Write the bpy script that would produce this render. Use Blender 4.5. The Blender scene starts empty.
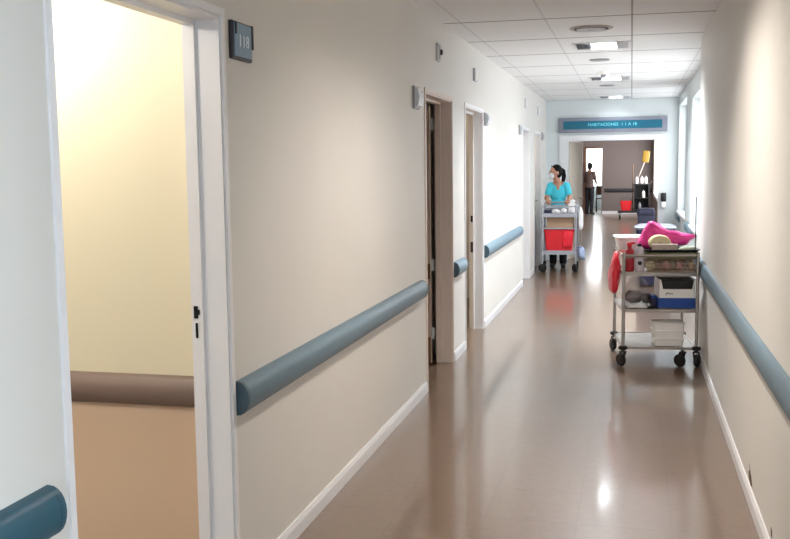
import bpy, bmesh, math, random
from mathutils import Vector, Matrix, Euler, noise
random.seed(7)
C = bpy.context.scene.collection
sc = bpy.context.scene
PI = math.pi

# ------------------------------------------------------------------ materials
def lin(c):
    return tuple((v/12.92 if v <= .04045 else ((v+.055)/1.055)**2.4) for v in c)
def rgb(r, g, b): return lin((r/255, g/255, b/255)) + (1,)
class NT:
    def __init__(s, name):
        s.m = bpy.data.materials.new(name); s.m.use_nodes = True
        s.t = s.m.node_tree; s.t.nodes.clear()
        s.out = s.n('ShaderNodeOutputMaterial'); s.p = s.n('ShaderNodeBsdfPrincipled')
        s.l(s.p.outputs[0], s.out.inputs[0])
    def n(s, t, **k):
        x = s.t.nodes.new(t)
        for a, b in k.items(): setattr(x, a, b)
        return x
    def l(s, a, b): s.t.links.new(a, b)
    def math(s, op, a, b=None, c=None):
        x = s.n('ShaderNodeMath', operation=op)
        for i, v in enumerate((a, b, c)):
            if v is None: continue
            if isinstance(v, (int, float)): x.inputs[i].default_value = v
            else: s.l(v, x.inputs[i])
        return x.outputs[0]
    def mix(s, f, a, b):
        x = s.n('ShaderNodeMix', data_type='RGBA')
        for i, v in ((0, f), (6, a), (7, b)):
            if isinstance(v, (int, float, tuple)): x.inputs[i].default_value = v
            else: s.l(v, x.inputs[i])
        return x.outputs[2]
    def coord(s):
        return s.n('ShaderNodeTexCoord').outputs['Object']
    def noise(s, scale, detail=3, vec=None, rough=.5):
        x = s.n('ShaderNodeTexNoise'); x.inputs['Scale'].default_value = scale
        x.inputs['Detail'].default_value = detail; x.inputs['Roughness'].default_value = rough
        s.l(vec if vec is not None else s.coord(), x.inputs['Vector'])
        return x.outputs['Fac']
    def bump(s, h, strength, dist=.002):
        b = s.n('ShaderNodeBump'); b.inputs['Strength'].default_value = strength
        b.inputs['Distance'].default_value = dist
        s.l(h, b.inputs['Height']); s.l(b.outputs[0], s.p.inputs['Normal'])
    def line(s, c, off, per, w):
        a = s.math('DIVIDE', s.math('SUBTRACT', c, off), per)
        a = s.math('FRACT', s.math('ADD', a, .5))
        a = s.math('MULTIPLY', s.math('ABSOLUTE', s.math('SUBTRACT', a, .5)), per)
        return s.math('LESS_THAN', a, w)
def mat(name, col, rough=.5, metal=0, var=.06, scale=8, bump=0, spec=.5, alpha=1, trans=0, coat=0, sheen=0):
    k = NT(name); c = rgb(*col)
    f = k.noise(scale)
    d = tuple(v*(1-var*2) for v in c[:3]) + (1,); e = tuple(min(1, v*(1+var*2)) for v in c[:3]) + (1,)
    k.l(k.mix(f, d, e), k.p.inputs['Base Color'])
    i = k.p.inputs
    i['Roughness'].default_value = rough; i['Metallic'].default_value = metal
    i['Specular IOR Level'].default_value = spec; i['Alpha'].default_value = alpha
    i['Transmission Weight'].default_value = trans; i['Coat Weight'].default_value = coat
    i['Sheen Weight'].default_value = sheen
    if bump: k.bump(k.noise(scale*6, 4), bump)
    return k.m
def emit(name, col, strength, base=(255, 255, 255)):
    k = NT(name); i = k.p.inputs
    i['Base Color'].default_value = rgb(*base); i['Roughness'].default_value = .3
    i['Emission Color'].default_value = rgb(*col); i['Emission Strength'].default_value = strength
    return k.m

M = {}
M['wall'] = mat('wall paint', (220, 217, 211), .55, var=.02, scale=1.5, bump=.06)
M['wall_white'] = mat('white wall paint', (216, 223, 224), .5, var=.015, scale=1.5, bump=.05)
M['room_paint'] = mat('plain ward paint', (205, 196, 182), .6, var=.02, scale=1.5)
M['trim'] = mat('white enamel trim', (222, 222, 224), .35, var=.015, scale=3)
M['frame'] = mat('white enamel frame', (236, 235, 236), .35, var=.02, scale=3)
M['frame_taupe'] = mat('taupe enamel frame', (222, 206, 194), .4, var=.03, scale=3)
M['leaf'] = mat('taupe door leaf', (190, 172, 158), .45, var=.04, scale=4)
M['leaf_cream'] = mat('cream door leaf', (226, 214, 198), .45, var=.03, scale=4)
M['kick'] = mat('brown kick plate', (112, 84, 60), .45, var=.08, scale=6)
M['rail'] = mat('blue grey vinyl rail', (112, 139, 154), .42, var=.04, scale=5, bump=.08)
M['rail_half_shaded'] = mat('half shaded vinyl rail', (94, 117, 130), .42, var=.04, scale=5, bump=.08)  # rail colour with some shade of the nearer corridor mixed in
M['rail_shaded'] = mat('shaded vinyl rail', (36, 82, 98), .42, var=.05, scale=5, bump=.08)  # rail colour painted darkest, for the shade at the near end
M['rail_cap'] = mat('rail end cap', (70, 92, 104), .45, var=.04)
M['rail_taupe'] = mat('taupe vinyl rail', (124, 106, 98), .5, var=.04, scale=5)
M['rail_black'] = mat('black vinyl rail', (34, 34, 38), .5)
M['steel'] = mat('brushed steel', (182, 174, 166), .3, 1, var=.06, scale=12)
M['steel_pale'] = mat('pale painted steel', (176, 178, 186), .38, .55, var=.05, scale=10)
M['dark_metal'] = mat('dark metal', (70, 66, 64), .4, .8)
M['black'] = mat('black rubber', (24, 22, 22), .55)
M['black_plastic'] = mat('black plastic', (20, 20, 24), .4)
M['grey_plastic'] = mat('grey plastic', (150, 152, 156), .4)
M['pale_plastic'] = mat('pale grey plastic', (196, 200, 205), .35)
M['white_plastic'] = mat('white plastic', (246, 243, 238), .4, var=.03)
M['red'] = mat('red plastic', (222, 34, 46), .45, var=.08, bump=.1)
M['red_bag'] = mat('red bag film', (232, 34, 54), .35, var=.12, scale=14, bump=.5)
M['red_dark'] = mat('red bottle', (178, 34, 48), .35)
M['pink'] = mat('pink bag film', (255, 70, 160), .35, var=.08, scale=12, bump=.5)
M['cream'] = mat('cream cotton', (222, 208, 168), .8, var=.06, scale=20, bump=.4)
M['beige'] = mat('beige card', (198, 178, 166), .7, var=.06)
M['tan'] = mat('tan wrapping', (196, 164, 136), .6, var=.12, scale=25, bump=.3)
M['rose'] = mat('rose wrapping', (206, 150, 140), .6, var=.12, scale=25, bump=.3)
M['olive'] = mat('olive green tray', (150, 152, 112), .45)
M['mint'] = mat('pale green cloth', (206, 214, 190), .8, bump=.3)
M['blue'] = mat('blue card', (26, 74, 156), .45)
M['navy'] = mat('navy plastic', (38, 36, 66), .45)
M['navy_grey'] = mat('navy grey plastic', (66, 68, 92), .5)
M['lid'] = mat('grey lid', (150, 152, 166), .45)
M['card'] = mat('brown card', (178, 146, 118), .75, var=.05)
M['lilac'] = mat('lilac bottle', (214, 204, 210), .35)
M['film'] = mat('clear film bag', (196, 188, 190), .3, var=.1, scale=16, bump=.6, alpha=.3)
M['grey_cloth'] = mat('grey wrap', (116, 104, 100), .8, var=.2, scale=20, bump=.4)
M['paper'] = mat('white paper', (238, 236, 236), .7, bump=.3, scale=14)
M['sky_bag'] = mat('pale blue bag', (176, 196, 226), .5, bump=.4, scale=14)
M['skin'] = mat('skin', (190, 138, 112), .55, var=.04)
M['skin_dark'] = mat('tan skin', (120, 84, 66), .55, var=.04)
M['hair'] = mat('black hair', (14, 12, 13), .7, var=.2, scale=40, bump=.3, spec=.2)
M['scrub'] = mat('turquoise scrub', (72, 206, 228), .8, var=.05, scale=10, bump=.3)
M['trouser'] = mat('black trousers', (22, 22, 30), .85, var=.1, bump=.3)
M['mask'] = mat('white face mask', (228, 232, 238), .8)
M['eye'] = mat('eye', (30, 22, 20), .3)
M['lips'] = mat('lips', (150, 84, 76), .5)
M['sweater'] = mat('brown grey sweater', (92, 76, 72), .9, var=.1, bump=.4)
M['sign_frame'] = mat('grey sign frame', (136, 138, 150), .45, .1)
M['sign_teal'] = mat('teal sign face', (0, 98, 124), .35, var=.02)
M['sign_text'] = mat('pale cyan lettering', (130, 236, 250), .5, var=0)
M['plate_dark'] = mat('dark number plate frame', (44, 40, 46), .4)
M['plate_blue'] = mat('slate blue number plate', (124, 152, 174), .35, var=.03)
M['plate_text'] = mat('pale number', (232, 240, 246), .5, var=0)
M['hole'] = mat('dark latch hole', (10, 10, 10), .9)
M['wood'] = mat('brown timber', (104, 72, 52), .5, var=.1)
M['yellow'] = mat('yellow plastic', (140, 108, 24), .5)
M['hall_dim_paint'] = mat('hall paint darkened for low light', (112, 101, 98), .6, var=.02, scale=1)  # painted darker: the hall's low light is put into the wall colour
M['chip'] = mat('exposed plaster', (96, 78, 56), .9)
M['housing'] = mat('fixture housing', (178, 180, 184), .4, .2)
M['housing_dark'] = mat('fixture reflector', (110, 108, 108), .3, .6, var=.15, scale=30)
M['tube_cool'] = emit('lit cool lamp', (240, 246, 255), 2.5)
M['tube_warm'] = emit('lit warm lamp', (255, 230, 204), 4)
M['day'] = emit('daylight window', (242, 247, 252), 2.5)
M['day_far'] = emit('far daylight', (250, 252, 255), 6)
M['back_fill'] = emit('added back fill', (222, 236, 255), 5.5)  # glow of the unseen fill window added behind the camera
M['side_fill'] = emit('added side room fill', (220, 236, 248), 15)  # strong glow added out of view to light the leftmost wall

def two_tone():                                  # room 118 wall: cream above the rail, peach below
    k = NT('two tone ward paint')
    g = k.n('ShaderNodeSeparateXYZ'); k.l(k.coord(), g.inputs[0])
    f = k.math('GREATER_THAN', g.outputs[2], .72)
    k.l(k.mix(f, rgb(224, 198, 172), rgb(232, 225, 200)), k.p.inputs['Base Color'])
    k.p.inputs['Roughness'].default_value = .5
    return k.m
M['two_tone'] = two_tone()

def ceiling_mat():
    k = NT('ceiling tiles')
    g = k.n('ShaderNodeSeparateXYZ'); k.l(k.coord(), g.inputs[0])
    a = k.line(g.outputs[0], -.01, .61, .007); b = k.line(g.outputs[1], 7.102, 1.1074, .013)
    cen = k.math('LESS_THAN', k.math('ABSOLUTE', k.math('ADD', g.outputs[0], .01)), .02)
    a = k.math('MULTIPLY', a, k.math('ADD', k.math('MULTIPLY', cen, .4), .22))
    f = k.math('MAXIMUM', a, k.math('MULTIPLY', b, .95))
    sp = k.noise(160, 2)
    base = k.mix(sp, rgb(226, 226, 226), rgb(240, 240, 240))
    k.l(k.mix(f, base, rgb(104, 96, 94)), k.p.inputs['Base Color'])
    k.p.inputs['Roughness'].default_value = .8
    k.bump(sp, .12)
    return k.m
M['ceiling'] = ceiling_mat()

def floor_mat():
    k = NT('polished terrazzo')
    co = k.coord(); g = k.n('ShaderNodeSeparateXYZ'); k.l(co, g.inputs[0])
    a = k.line(g.outputs[0], .19, .4, .0022); b = k.line(g.outputs[1], .1, .4, .0022)
    f = k.math('MULTIPLY', k.math('MAXIMUM', a, b), .5)
    big = k.noise(1.3, 4); fine = k.noise(70, 2, rough=.5)
    v = k.n('ShaderNodeTexVoronoi'); v.inputs['Scale'].default_value = 24; k.l(co, v.inputs['Vector'])
    base = k.mix(fine, rgb(98, 76, 58), rgb(119, 95, 75))
    base = k.mix(k.math('MULTIPLY', v.outputs['Distance'], .16), base, rgb(154, 132, 112))
    base = k.mix(k.math('MULTIPLY', big, .35), base, rgb(102, 82, 68))
    k.l(k.mix(f, base, rgb(90, 66, 56)), k.p.inputs['Base Color'])
    r = k.math('ADD', k.math('MULTIPLY', k.noise(2.2, 4), .04), .275)
    k.l(r, k.p.inputs['Roughness']); k.p.inputs['Specular IOR Level'].default_value = .7
    k.p.inputs['Coat Weight'].default_value = .62; k.p.inputs['Coat IOR'].default_value = 1.75
    k.l(k.math('ADD', k.math('MULTIPLY', k.noise(2.6, 3), .06), .075), k.p.inputs['Coat Roughness'])
    return k.m
M['floor'] = floor_mat()

# ------------------------------------------------------------------ mesh helpers
def B(): return bmesh.new()
def box(bm, x0, x1, y0, y1, z0, z1, bev=0, mtx=None):
    r = bmesh.ops.create_cube(bm, size=1)
    vs = r['verts']
    bmesh.ops.scale(bm, vec=(abs(x1-x0), abs(y1-y0), abs(z1-z0)), verts=vs)
    bmesh.ops.translate(bm, vec=((x0+x1)/2, (y0+y1)/2, (z0+z1)/2), verts=vs)
    if bev:
        es = list({e for v in vs for e in v.link_edges})
        o = bmesh.ops.bevel(bm, geom=es, offset=bev, segments=2, affect='EDGES', profile=.5)
        vs = list({v for f in o['faces'] for v in f.verts} | {v for v in vs if v.is_valid})
    if mtx is not None: bmesh.ops.transform(bm, matrix=mtx, verts=vs)
    return vs
def tube(bm, pts, r, seg=10, caps=True):
    pts = [Vector(p) for p in pts]; n = len(pts)
    rr = r if isinstance(r, (list, tuple)) else [r]*n
    rings = []; up = None
    for i, p in enumerate(pts):
        t = (pts[min(i+1, n-1)] - pts[max(i-1, 0)]).normalized()
        if up is None:
            up = Vector((0, 0, 1)) if abs(t.z) < .9 else Vector((1, 0, 0))
        s = t.cross(up).normalized(); up = s.cross(t).normalized()
        rings.append([bm.verts.new(p + rr[i]*(math.cos(2*PI*j/seg)*s + math.sin(2*PI*j/seg)*up)) for j in range(seg)])
    for a, b in zip(rings, rings[1:]):
        for j in range(seg): bm.faces.new((a[j], a[(j+1) % seg], b[(j+1) % seg], b[j]))
    if caps:
        bm.faces.new(rings[0]); bm.faces.new(rings[-1][::-1])
def lathe(bm, prof, c=(0, 0, 0), seg=20, axis='z', sx=1, sy=1):
    rings = []
    for (r, h) in prof:
        ring = []
        for j in range(seg):
            a = 2*PI*j/seg; u, v = r*math.cos(a)*sx, r*math.sin(a)*sy
            p = (u, v, h) if axis == 'z' else ((h, u, v) if axis == 'x' else (u, h, v))
            ring.append(bm.verts.new(Vector(p)+Vector(c)))
        rings.append(ring)
    for a, b in zip(rings, rings[1:]):
        for j in range(seg): bm.faces.new((a[j], a[(j+1) % seg], b[(j+1) % seg], b[j]))
    bm.faces.new(rings[0]); bm.faces.new(rings[-1])
def prism(bm, poly, a0, a1, axis='y'):             # polygon extruded along one axis
    def P(u, v, w): return {'y': (u, w, v), 'x': (w, u, v), 'z': (u, v, w)}[axis]
    A = [bm.verts.new(P(u, v, a0)) for u, v in poly]; D = [bm.verts.new(P(u, v, a1)) for u, v in poly]
    n = len(poly)
    for i in range(n): bm.faces.new((A[i], A[(i+1) % n], D[(i+1) % n], D[i]))
    bm.faces.new(A); bm.faces.new(D)
def cells(bm, xs, ys, holes, fn):
    xs = sorted(set(xs)); ys = sorted(set(ys))
    for a, b in zip(xs, xs[1:]):
        for c, d in zip(ys, ys[1:]):
            mx, my = (a+b)/2, (c+d)/2
            if any(h[0] < mx < h[1] and h[2] < my < h[3] for h in holes): continue
            fn(a, b, c, d)
def lump(bm, poly, thick, y=0, amp=.006, freq=18, seed=0, n=40):   # pillow-like solid from an x-z outline
    P = [Vector((u, 0, v)) for u, v in poly]; L = []
    m = len(P)
    per = [(P[(i+1) % m]-P[i]).length for i in range(m)]; tot = sum(per)
    for k in range(n):
        d = tot*k/n; i = 0
        while d > per[i]: d -= per[i]; i = (i+1) % m
        L.append(P[i].lerp(P[(i+1) % m], d/per[i]))
    L = [(L[k-1]+2*L[k]+L[(k+1) % n])/4 for k in range(n)]
    c = sum(L, Vector())/n
    def nz(v): return v + amp*noise.noise_vector(v*freq+Vector((seed*7.3, 0, 0)))
    ss = [1, .9, .72, .5, .25]
    base = [bm.verts.new(nz(q+Vector((0, y, 0)))) for q in L]
    for sg in (-1, 1):
        prev = base
        for s in ss[1:]:
            h = thick/2*math.sqrt(1-s*s)*sg
            cur = [bm.verts.new(nz(c+(q-c)*s+Vector((0, y+h, 0)))) for q in L]
            for k in range(n): bm.faces.new((prev[k], prev[(k+1) % n], cur[(k+1) % n], cur[k]))
            prev = cur
        bm.faces.new(prev)
def ellip(bm, c, r, rot=None, u=16, v=10, amp=0, freq=10, seed=0):
    o = bmesh.ops.create_uvsphere(bm, u_segments=u, v_segments=v, radius=1)
    for q in o['verts']:
        p = Vector((q.co.x*r[0], q.co.y*r[1], q.co.z*r[2]))
        if rot: p.rotate(Euler(rot))
        p += Vector(c)
        if amp: p += amp*noise.noise_vector(p*freq+Vector((seed*5.1, 0, 0)))
        q.co = p
def cap(bm, a, b, ra, rb, seg=14):                 # tapered capsule
    a = Vector(a); b = Vector(b); t = (b-a)
    t = t.normalized() if t.length > 1e-6 else Vector((0, 0, 1))
    pts = []; rr = []
    for k in (85, 55, 25): pts.append(a-t*ra*math.sin(math.radians(k))); rr.append(ra*math.cos(math.radians(k)))
    pts.append(a); rr.append(ra); pts.append(b); rr.append(rb)
    for k in (25, 55, 85): pts.append(b+t*rb*math.sin(math.radians(k))); rr.append(rb*math.cos(math.radians(k)))
    up = Vector((0, 0, 1)) if abs(t.z) < .9 else Vector((1, 0, 0))
    s = t.cross(up).normalized(); w = s.cross(t)
    rings = [[bm.verts.new(p+r*(math.cos(2*PI*j/seg)*s+math.sin(2*PI*j/seg)*w)) for j in range(seg)] for p, r in zip(pts, rr)]
    for x, y in zip(rings, rings[1:]):
        for j in range(seg): bm.faces.new((x[j], x[(j+1) % seg], y[(j+1) % seg], y[j]))
    bm.faces.new(rings[0][::-1]); bm.faces.new(rings[-1])
def chain(bm, pts, rs):
    for i in range(len(pts)-1): cap(bm, pts[i], pts[i+1], rs[i], rs[i+1])

def obj(name, bm, m, parent=None, smooth=False, label=None):
    bmesh.ops.recalc_face_normals(bm, faces=bm.faces)
    me = bpy.data.meshes.new(name); bm.to_mesh(me); bm.free()
    return objm(name, me, m, parent, smooth, label)
def objm(name, me, m, parent=None, smooth=False, label=None):
    o = bpy.data.objects.new(name, me); C.objects.link(o)
    if m is not None: me.materials.append(M[m] if isinstance(m, str) else m)
    if smooth:
        for p in me.polygons: p.use_smooth = True
    if smooth == 'auto':
        me.set_sharp_from_angle(angle=math.radians(40))
    if parent: o.parent = parent
    if label: o['label'] = label
    return o
def fused(name, bm, voxel, m, parent, iters=4, label=None):    # one continuous skin over overlapping limbs
    bmesh.ops.recalc_face_normals(bm, faces=bm.faces)
    me = bpy.data.meshes.new('t'); bm.to_mesh(me); bm.free()
    t = bpy.data.objects.new('t', me); C.objects.link(t)
    r = t.modifiers.new('r', 'REMESH'); r.mode = 'VOXEL'; r.voxel_size = voxel
    s = t.modifiers.new('s', 'SMOOTH'); s.factor = .5; s.iterations = iters
    bpy.context.view_layer.update()
    dg = bpy.context.evaluated_depsgraph_get()
    nm = bpy.data.meshes.new_from_object(t.evaluated_get(dg))
    bpy.data.objects.remove(t)
    nm.name = name
    return objm(name, nm, m, parent, True, label)
def tag(o, label, cat, group=None):
    o['label'] = label; o['category'] = cat
    if group: o['group'] = group
    return o
def thing(name, label, cat, loc=(0, 0, 0), rz=0, group=None):
    o = bpy.data.objects.new(name, None); C.objects.link(o); o.empty_display_size = .1
    o.location = loc; o.rotation_euler = (0, 0, rz)
    return tag(o, label, cat, group)
def struct(name, bm, m, parent=None, smooth=False):
    o = obj(name, bm, m, parent, smooth)
    if parent is None: o['kind'] = 'structure'
    return o
def sempty(name, loc=(0, 0, 0)):
    o = bpy.data.objects.new(name, None); C.objects.link(o); o.location = loc; o['kind'] = 'structure'
    o.empty_display_size = .1
    return o
def text_mesh(s, size, depth=.002, spacing=1.0):
    cu = bpy.data.curves.new('txt', 'FONT'); cu.body = s; cu.size = size; cu.extrude = depth/2
    cu.align_x = 'CENTER'; cu.align_y = 'CENTER'; cu.space_character = spacing
    o = bpy.data.objects.new('txt', cu); C.objects.link(o)
    bpy.context.view_layer.update()
    me = bpy.data.meshes.new_from_object(o.evaluated_get(bpy.context.evaluated_depsgraph_get()))
    bpy.data.objects.remove(o)
    return me

def glyphs(me, name, m, par):                      # every character of a text its own small mesh
    bm = bmesh.new(); bm.from_mesh(me); bmesh.ops.remove_doubles(bm, verts=bm.verts, dist=1e-6)
    left = set(bm.verts)
    while left:
        st = [left.pop()]; isl = set(st)
        while st:
            for e in st.pop().link_edges:
                for v in e.verts:
                    if v in left: left.remove(v); isl.add(v); st.append(v)
        nb = bmesh.new(); mp = {v: nb.verts.new(v.co) for v in isl}
        for f in bm.faces:
            if f.verts[0] in isl: nb.faces.new([mp[v] for v in f.verts])
        obj(name, nb, m, par)
    bm.free()
# ------------------------------------------------------------------ the shell
XL, XR, XR2, ZC = -1.364, .553, .720, 2.603
YB, YF, YH = -3.0, 15.96, 31.5                     # back, far wall, end of the far hall
WT = .128                                          # wall thickness
bm = B(); box(bm, -4.2, 1.6, YB-.2, 37.2, -.12, 0); struct('floor', bm, 'floor')

FX = [(-.5, -.03, y, y+.47) for y in (.6, 4.35, 8.57, 11.89, 15.21)]
bm = B()
holes = FX
cells(bm, [XL-WT, XR2+.2]+[v for h in FX for v in h[:2]], [YB-.2, YF+.06]+[v for h in FX for v in h[2:]], holes,
      lambda a, b, c, d: box(bm, a, b, c, d, ZC, ZC+.03))
struct('ceiling', bm, 'ceiling')
bm = B(); box(bm, -4.2, XL-WT+.001, YB-.2, 37.2, ZC, ZC+.05); box(bm, XL-WT, 1.6, YF+.061, 37.2, ZC, ZC+.05)
struct('ceiling_rooms', bm, 'room_paint')

DO = [(2.09, 3.087, 2.072), (6.43, 7.42, 2.062), (8.03, 9.04, 2.062), (12.47, 13.27, 2.03), (14.0, 15.0, 2.03)]
bm = B()
cells(bm, [YB]+[v for d in DO for v in d[:2]]+[YF], [0, ZC]+[d[2] for d in DO], [(d[0], d[1], -1, d[2]) for d in DO],
      lambda a, b, c, d: box(bm, XL-WT, XL, a, b, c, d))
struct('wall_left', bm, 'wall')
bm = B()
cells(bm, [YB, 8.5, -.4, 1.5], [0, ZC, 2.1], [(-.4, 1.5, -1, 2.1)], lambda a, b, c, d: box(bm, XR, XR+.35, a, b, c, d))  # unseen doorway added so side room light reaches the left wall
wr = struct('wall_right', bm, 'wall')
WN = [(9.6, 12.45, .80, 2.36), (13.72, 15.84, .82, 2.46)]
bm = B()
cells(bm, [8.5, YF]+[v for w in WN for v in w[:2]], [0, ZC]+[v for w in WN for v in w[2:]], WN,
      lambda a, b, c, d: box(bm, XR2, XR2+.183, a, b, c, d))
struct('wall_right_recess', bm, 'wall_white')
bm = B(); box(bm, -4.2, 1.6, YB-.15, YB, 0, ZC)
struct('wall_back', bm, 'wall_white')
OP = (-1.03, .45, 0, 1.975)
bm = B()
cells(bm, [-4.2, 1.6, OP[0], OP[1]], [0, ZC, OP[3]], [(OP[0], OP[1], -1, OP[3])],
      lambda a, b, c, d: box(bm, a, b, YF, YF+.12, c, d))
struct('wall_far', bm, 'wall_white')

# windows of the recess: frame, mullion, bright pane
for n, w in enumerate(WN):
    e = sempty('window_%d' % (n+1), (XR2, w[0], w[2]))
    L, H = w[1]-w[0], w[3]-w[2]
    bm = B()
    for (a, b, c, d) in ((0, L, 0, .04), (0, L, H-.04, H), (0, .04, .04, H-.04), (L-.04, L, .04, H-.04), (L/2-.025, L/2+.025, .04, H-.04)):
        box(bm, .11, .17, a, b, c, d)
    obj('window_frame', bm, 'trim', e)
    bm = B(); box(bm, .135, .141, .04, L-.04, .04, H-.04); obj('pane', bm, 'day', e)
    bm = B(); box(bm, -.03, .11, 0, L, -.035, .004, .004); obj('window_sill', bm, 'trim', e)
bm = B(); box(bm, 3.4, 3.5, YB, 3.4, 0, ZC); box(bm, XR+.35, 3.5, 3.3, 3.4, 0, ZC); box(bm, XR+.35, 3.5, YB, YB+.1, 0, ZC)  # unseen side room added to hold the fill window
struct('wall_added_room', bm, 'wall_white')
bm = B(); box(bm, XR+.35, 3.5, YB, 3.4, ZC, ZC+.05); struct('ceiling_added_room', bm, 'wall_white')
bm = B(); box(bm, 1.6, 3.5, YB, 3.4, -.12, 0); struct('floor_added_room', bm, 'floor')
e = sempty('window_6', (3.4, .3, .8))  # added window out of view, cool fill for leftmost wall and door reveal
bm = B(); box(bm, -.02, -.01, -1.2, 1.2, 0, 1.6); obj('pane', bm, 'side_fill', e)
bm = B()
for (a, b, c, d) in ((-1.26, 1.26, -.06, 0), (-1.26, 1.26, 1.6, 1.66), (-1.26, -1.2, 0, 1.6), (1.2, 1.26, 0, 1.6), (-.02, .02, 0, 1.6)): box(bm, -.05, 0, a, b, c, d)
obj('window_frame', bm, 'trim', e)
e = sempty('window_3', (-.3, YB, 1.0))  # unseen window added behind the camera, fills the reveals facing it
bm = B(); box(bm, -.82, .72, 0, .01, 0, 1.3); obj('pane', bm, 'back_fill', e)
bm = B()
for (a, b, c, d) in ((-.88, .78, -.06, 0), (-.88, .78, 1.3, 1.36), (-.88, -.82, 0, 1.3), (.72, .78, 0, 1.3), (-.07, -.03, 0, 1.3)): box(bm, a, b, 0, .03, c, d)
obj('window_frame', bm, 'trim', e)

# baseboards
def base(name, x, ys, side):
    bm = B()
    for a, b in ys: prism(bm, [(x, 0), (x+side*.014, 0), (x+side*.014, .055), (x+side*.006, .075), (x, .075)], a, b, 'y')
    struct(name, bm, 'trim')
base('baseboard_left', XL, [(YB, DO[0][0]-.045), (DO[0][1]+.045, DO[1][0]-.045), (DO[1][1]+.045, DO[2][0]-.045), (DO[2][1]+.045, DO[3][0]-.045), (DO[3][1]+.045, DO[4][0]-.045), (DO[4][1]+.045, YF)], 1)
base('baseboard_right', XR, [(YB, -.4), (1.5, 8.5)], -1)
base('baseboard_recess', XR2, [(8.5, YF)], -1)

# plaster chips on the wall
def chip(par, x, y, z, pts, side):
    bm = B(); prism(bm, [(y+u, z+v) for u, v in pts], x, x+side*.0008, 'x')
    obj('paint_chip', bm, 'chip', par, label='chipped patch showing brown plaster')
chip(wr, XR, 4.58, .08, [(-.10, .01), (-.04, .0), (.03, .012), (.05, .04), (.01, .055), (.02, .088), (-.01, .06), (-.05, .045)], -1)
chip(wr, XR, 3.87, .095, [(-.02, .0), (.01, .0), (.02, .02), (.01, .04), (-.015, .025)], -1)

# ---- door frames of the left wall
def door(n, d, m, handle_side=1):
    y0, y1, z1 = d; e = sempty('door_%d' % n, (XL, (y0+y1)/2, 0)); h = (y1-y0)/2
    bm = B()
    for s in (-1, 1):
        a = s*h
        box(bm, 0, .008, a-s*.002, a+s*.024, 0, z1-.002)                       # casing lip on the wall face
        box(bm, -WT, 0, a-s*.012, a+s*.001, 0, z1)                             # lining
        box(bm, -WT, -.085, a-s*.028, a-s*.012, 0, z1-.012)                       # stop
    box(bm, 0, .008, -h-.024, h+.024, z1-.002, z1+.026)
    box(bm, -WT, 0, -h+.012, h-.012, z1-.012, z1+.001)
    box(bm, -WT, -.085, -h+.028, h-.028, z1-.028, z1-.012)
    obj('door_frame', bm, m, e)
    return e, h, z1
e, h, z1 = door(1, DO[0], 'frame')
bm = B(); box(bm, -.118, -.102, h-.0325, h-.0275, 1.036, 1.08, .002); box(bm, -.104, -.096, h-.0325, h-.0275, 1.049, 1.067)
obj('strike_hole', bm, 'hole', e, label='black latch hole')
bm = B(); box(bm, -.113, -.104, h-.0325, h-.0275, .966, 1.02, .002); obj('strike_hole', bm, 'hole', e, label='black bolt slot')
def leaf(e, h, z1, m, kick=True, wid=.9):
    ymax = h-.075
    bm = B(); box(bm, -.152-wid, -.152, ymax-.042, ymax, .012, z1-.04, .002); lf = obj('door_leaf', bm, m, e)
    for z in (.25, .79, 1.88):
        bm = B(); tube(bm, [(-.160, ymax-.02, z-.05), (-.160, ymax-.02, z+.05)], .009, 8)
        box(bm, -.17, -.125, ymax-.022, ymax-.018, z-.045, z+.045); obj('hinge', bm, 'pale_plastic', lf, label='pale steel hinge')
    if kick:
        bm = B(); box(bm, -.14-wid, -.154, ymax-.046, ymax-.042, .012, .22); obj('kick_plate', bm, 'kick', lf, label='brown kick plate')
        bm = B(); box(bm, -.14-wid, -.154, ymax-.046, ymax-.042, .68, .80); obj('push_plate', bm, 'kick', lf, label='brown push plate')
    bm = B(); tube(bm, [(-.07-wid, ymax-.04, 1.02), (-.07-wid, ymax-.09, 1.02), (.05-wid, ymax-.09, 1.02)], .009, 8); obj('door_handle', bm, 'steel', lf)
    return lf
e, h, z1 = door(2, DO[1], 'frame_taupe'); leaf(e, h, z1, 'leaf')
e, h, z1 = door(3, DO[2], 'frame')
bm = B(); box(bm, -.112, -.092, h-.0325, h-.0275, 1.03, 1.09, .002); obj('strike_hole', bm, 'hole', e, label='black latch hole')
bm = B(); box(bm, -.114, -.090, h-.0325, h-.0275, .74, .84, .002); obj('latch_plate', bm, 'dark_metal', e, label='dark metal latch plate')
bm = B(); box(bm, -.125, -.087, h-.030, h-.0275, .0, z1-.03); obj('door_edge', bm, 'leaf_cream', e)
e, h, z1 = door(4, DO[3], 'frame')
e, h, z1 = door(5, DO[4], 'frame')
bm = B(); box(bm, -.103, -.065, -h+.014, h-.014, .01, z1-.014, .002); lf = obj('door_leaf', bm, 'leaf_cream', e)
bm = B(); box(bm, -.065, -.062, -h+.06, h-.06, .02, .8); obj('kick_plate', bm, 'steel_pale', lf, label='grey steel kick plate')
bm = B(); tube(bm, [(-.065, h-.15, 1.02), (-.03, h-.15, 1.02), (-.03, h-.28, 1.02)], .009, 8); obj('door_handle', bm, 'steel', lf)

# ---- rooms behind the doors
bm = B(); box(bm, -3.75, -3.6, YB, YF, 0, ZC); struct('wall_room_back', bm, 'room_paint')
bm = B(); box(bm, -3.6, XL-WT, 3.256, 3.38, 0, ZC); struct('wall_room_side', bm, 'two_tone')
bm = B()
for y in (7.8, 11.2, 13.62): box(bm, -3.6, XL-WT, y, y+.12, 0, ZC)
struct('wall_room_partition', bm, 'room_paint')
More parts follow.
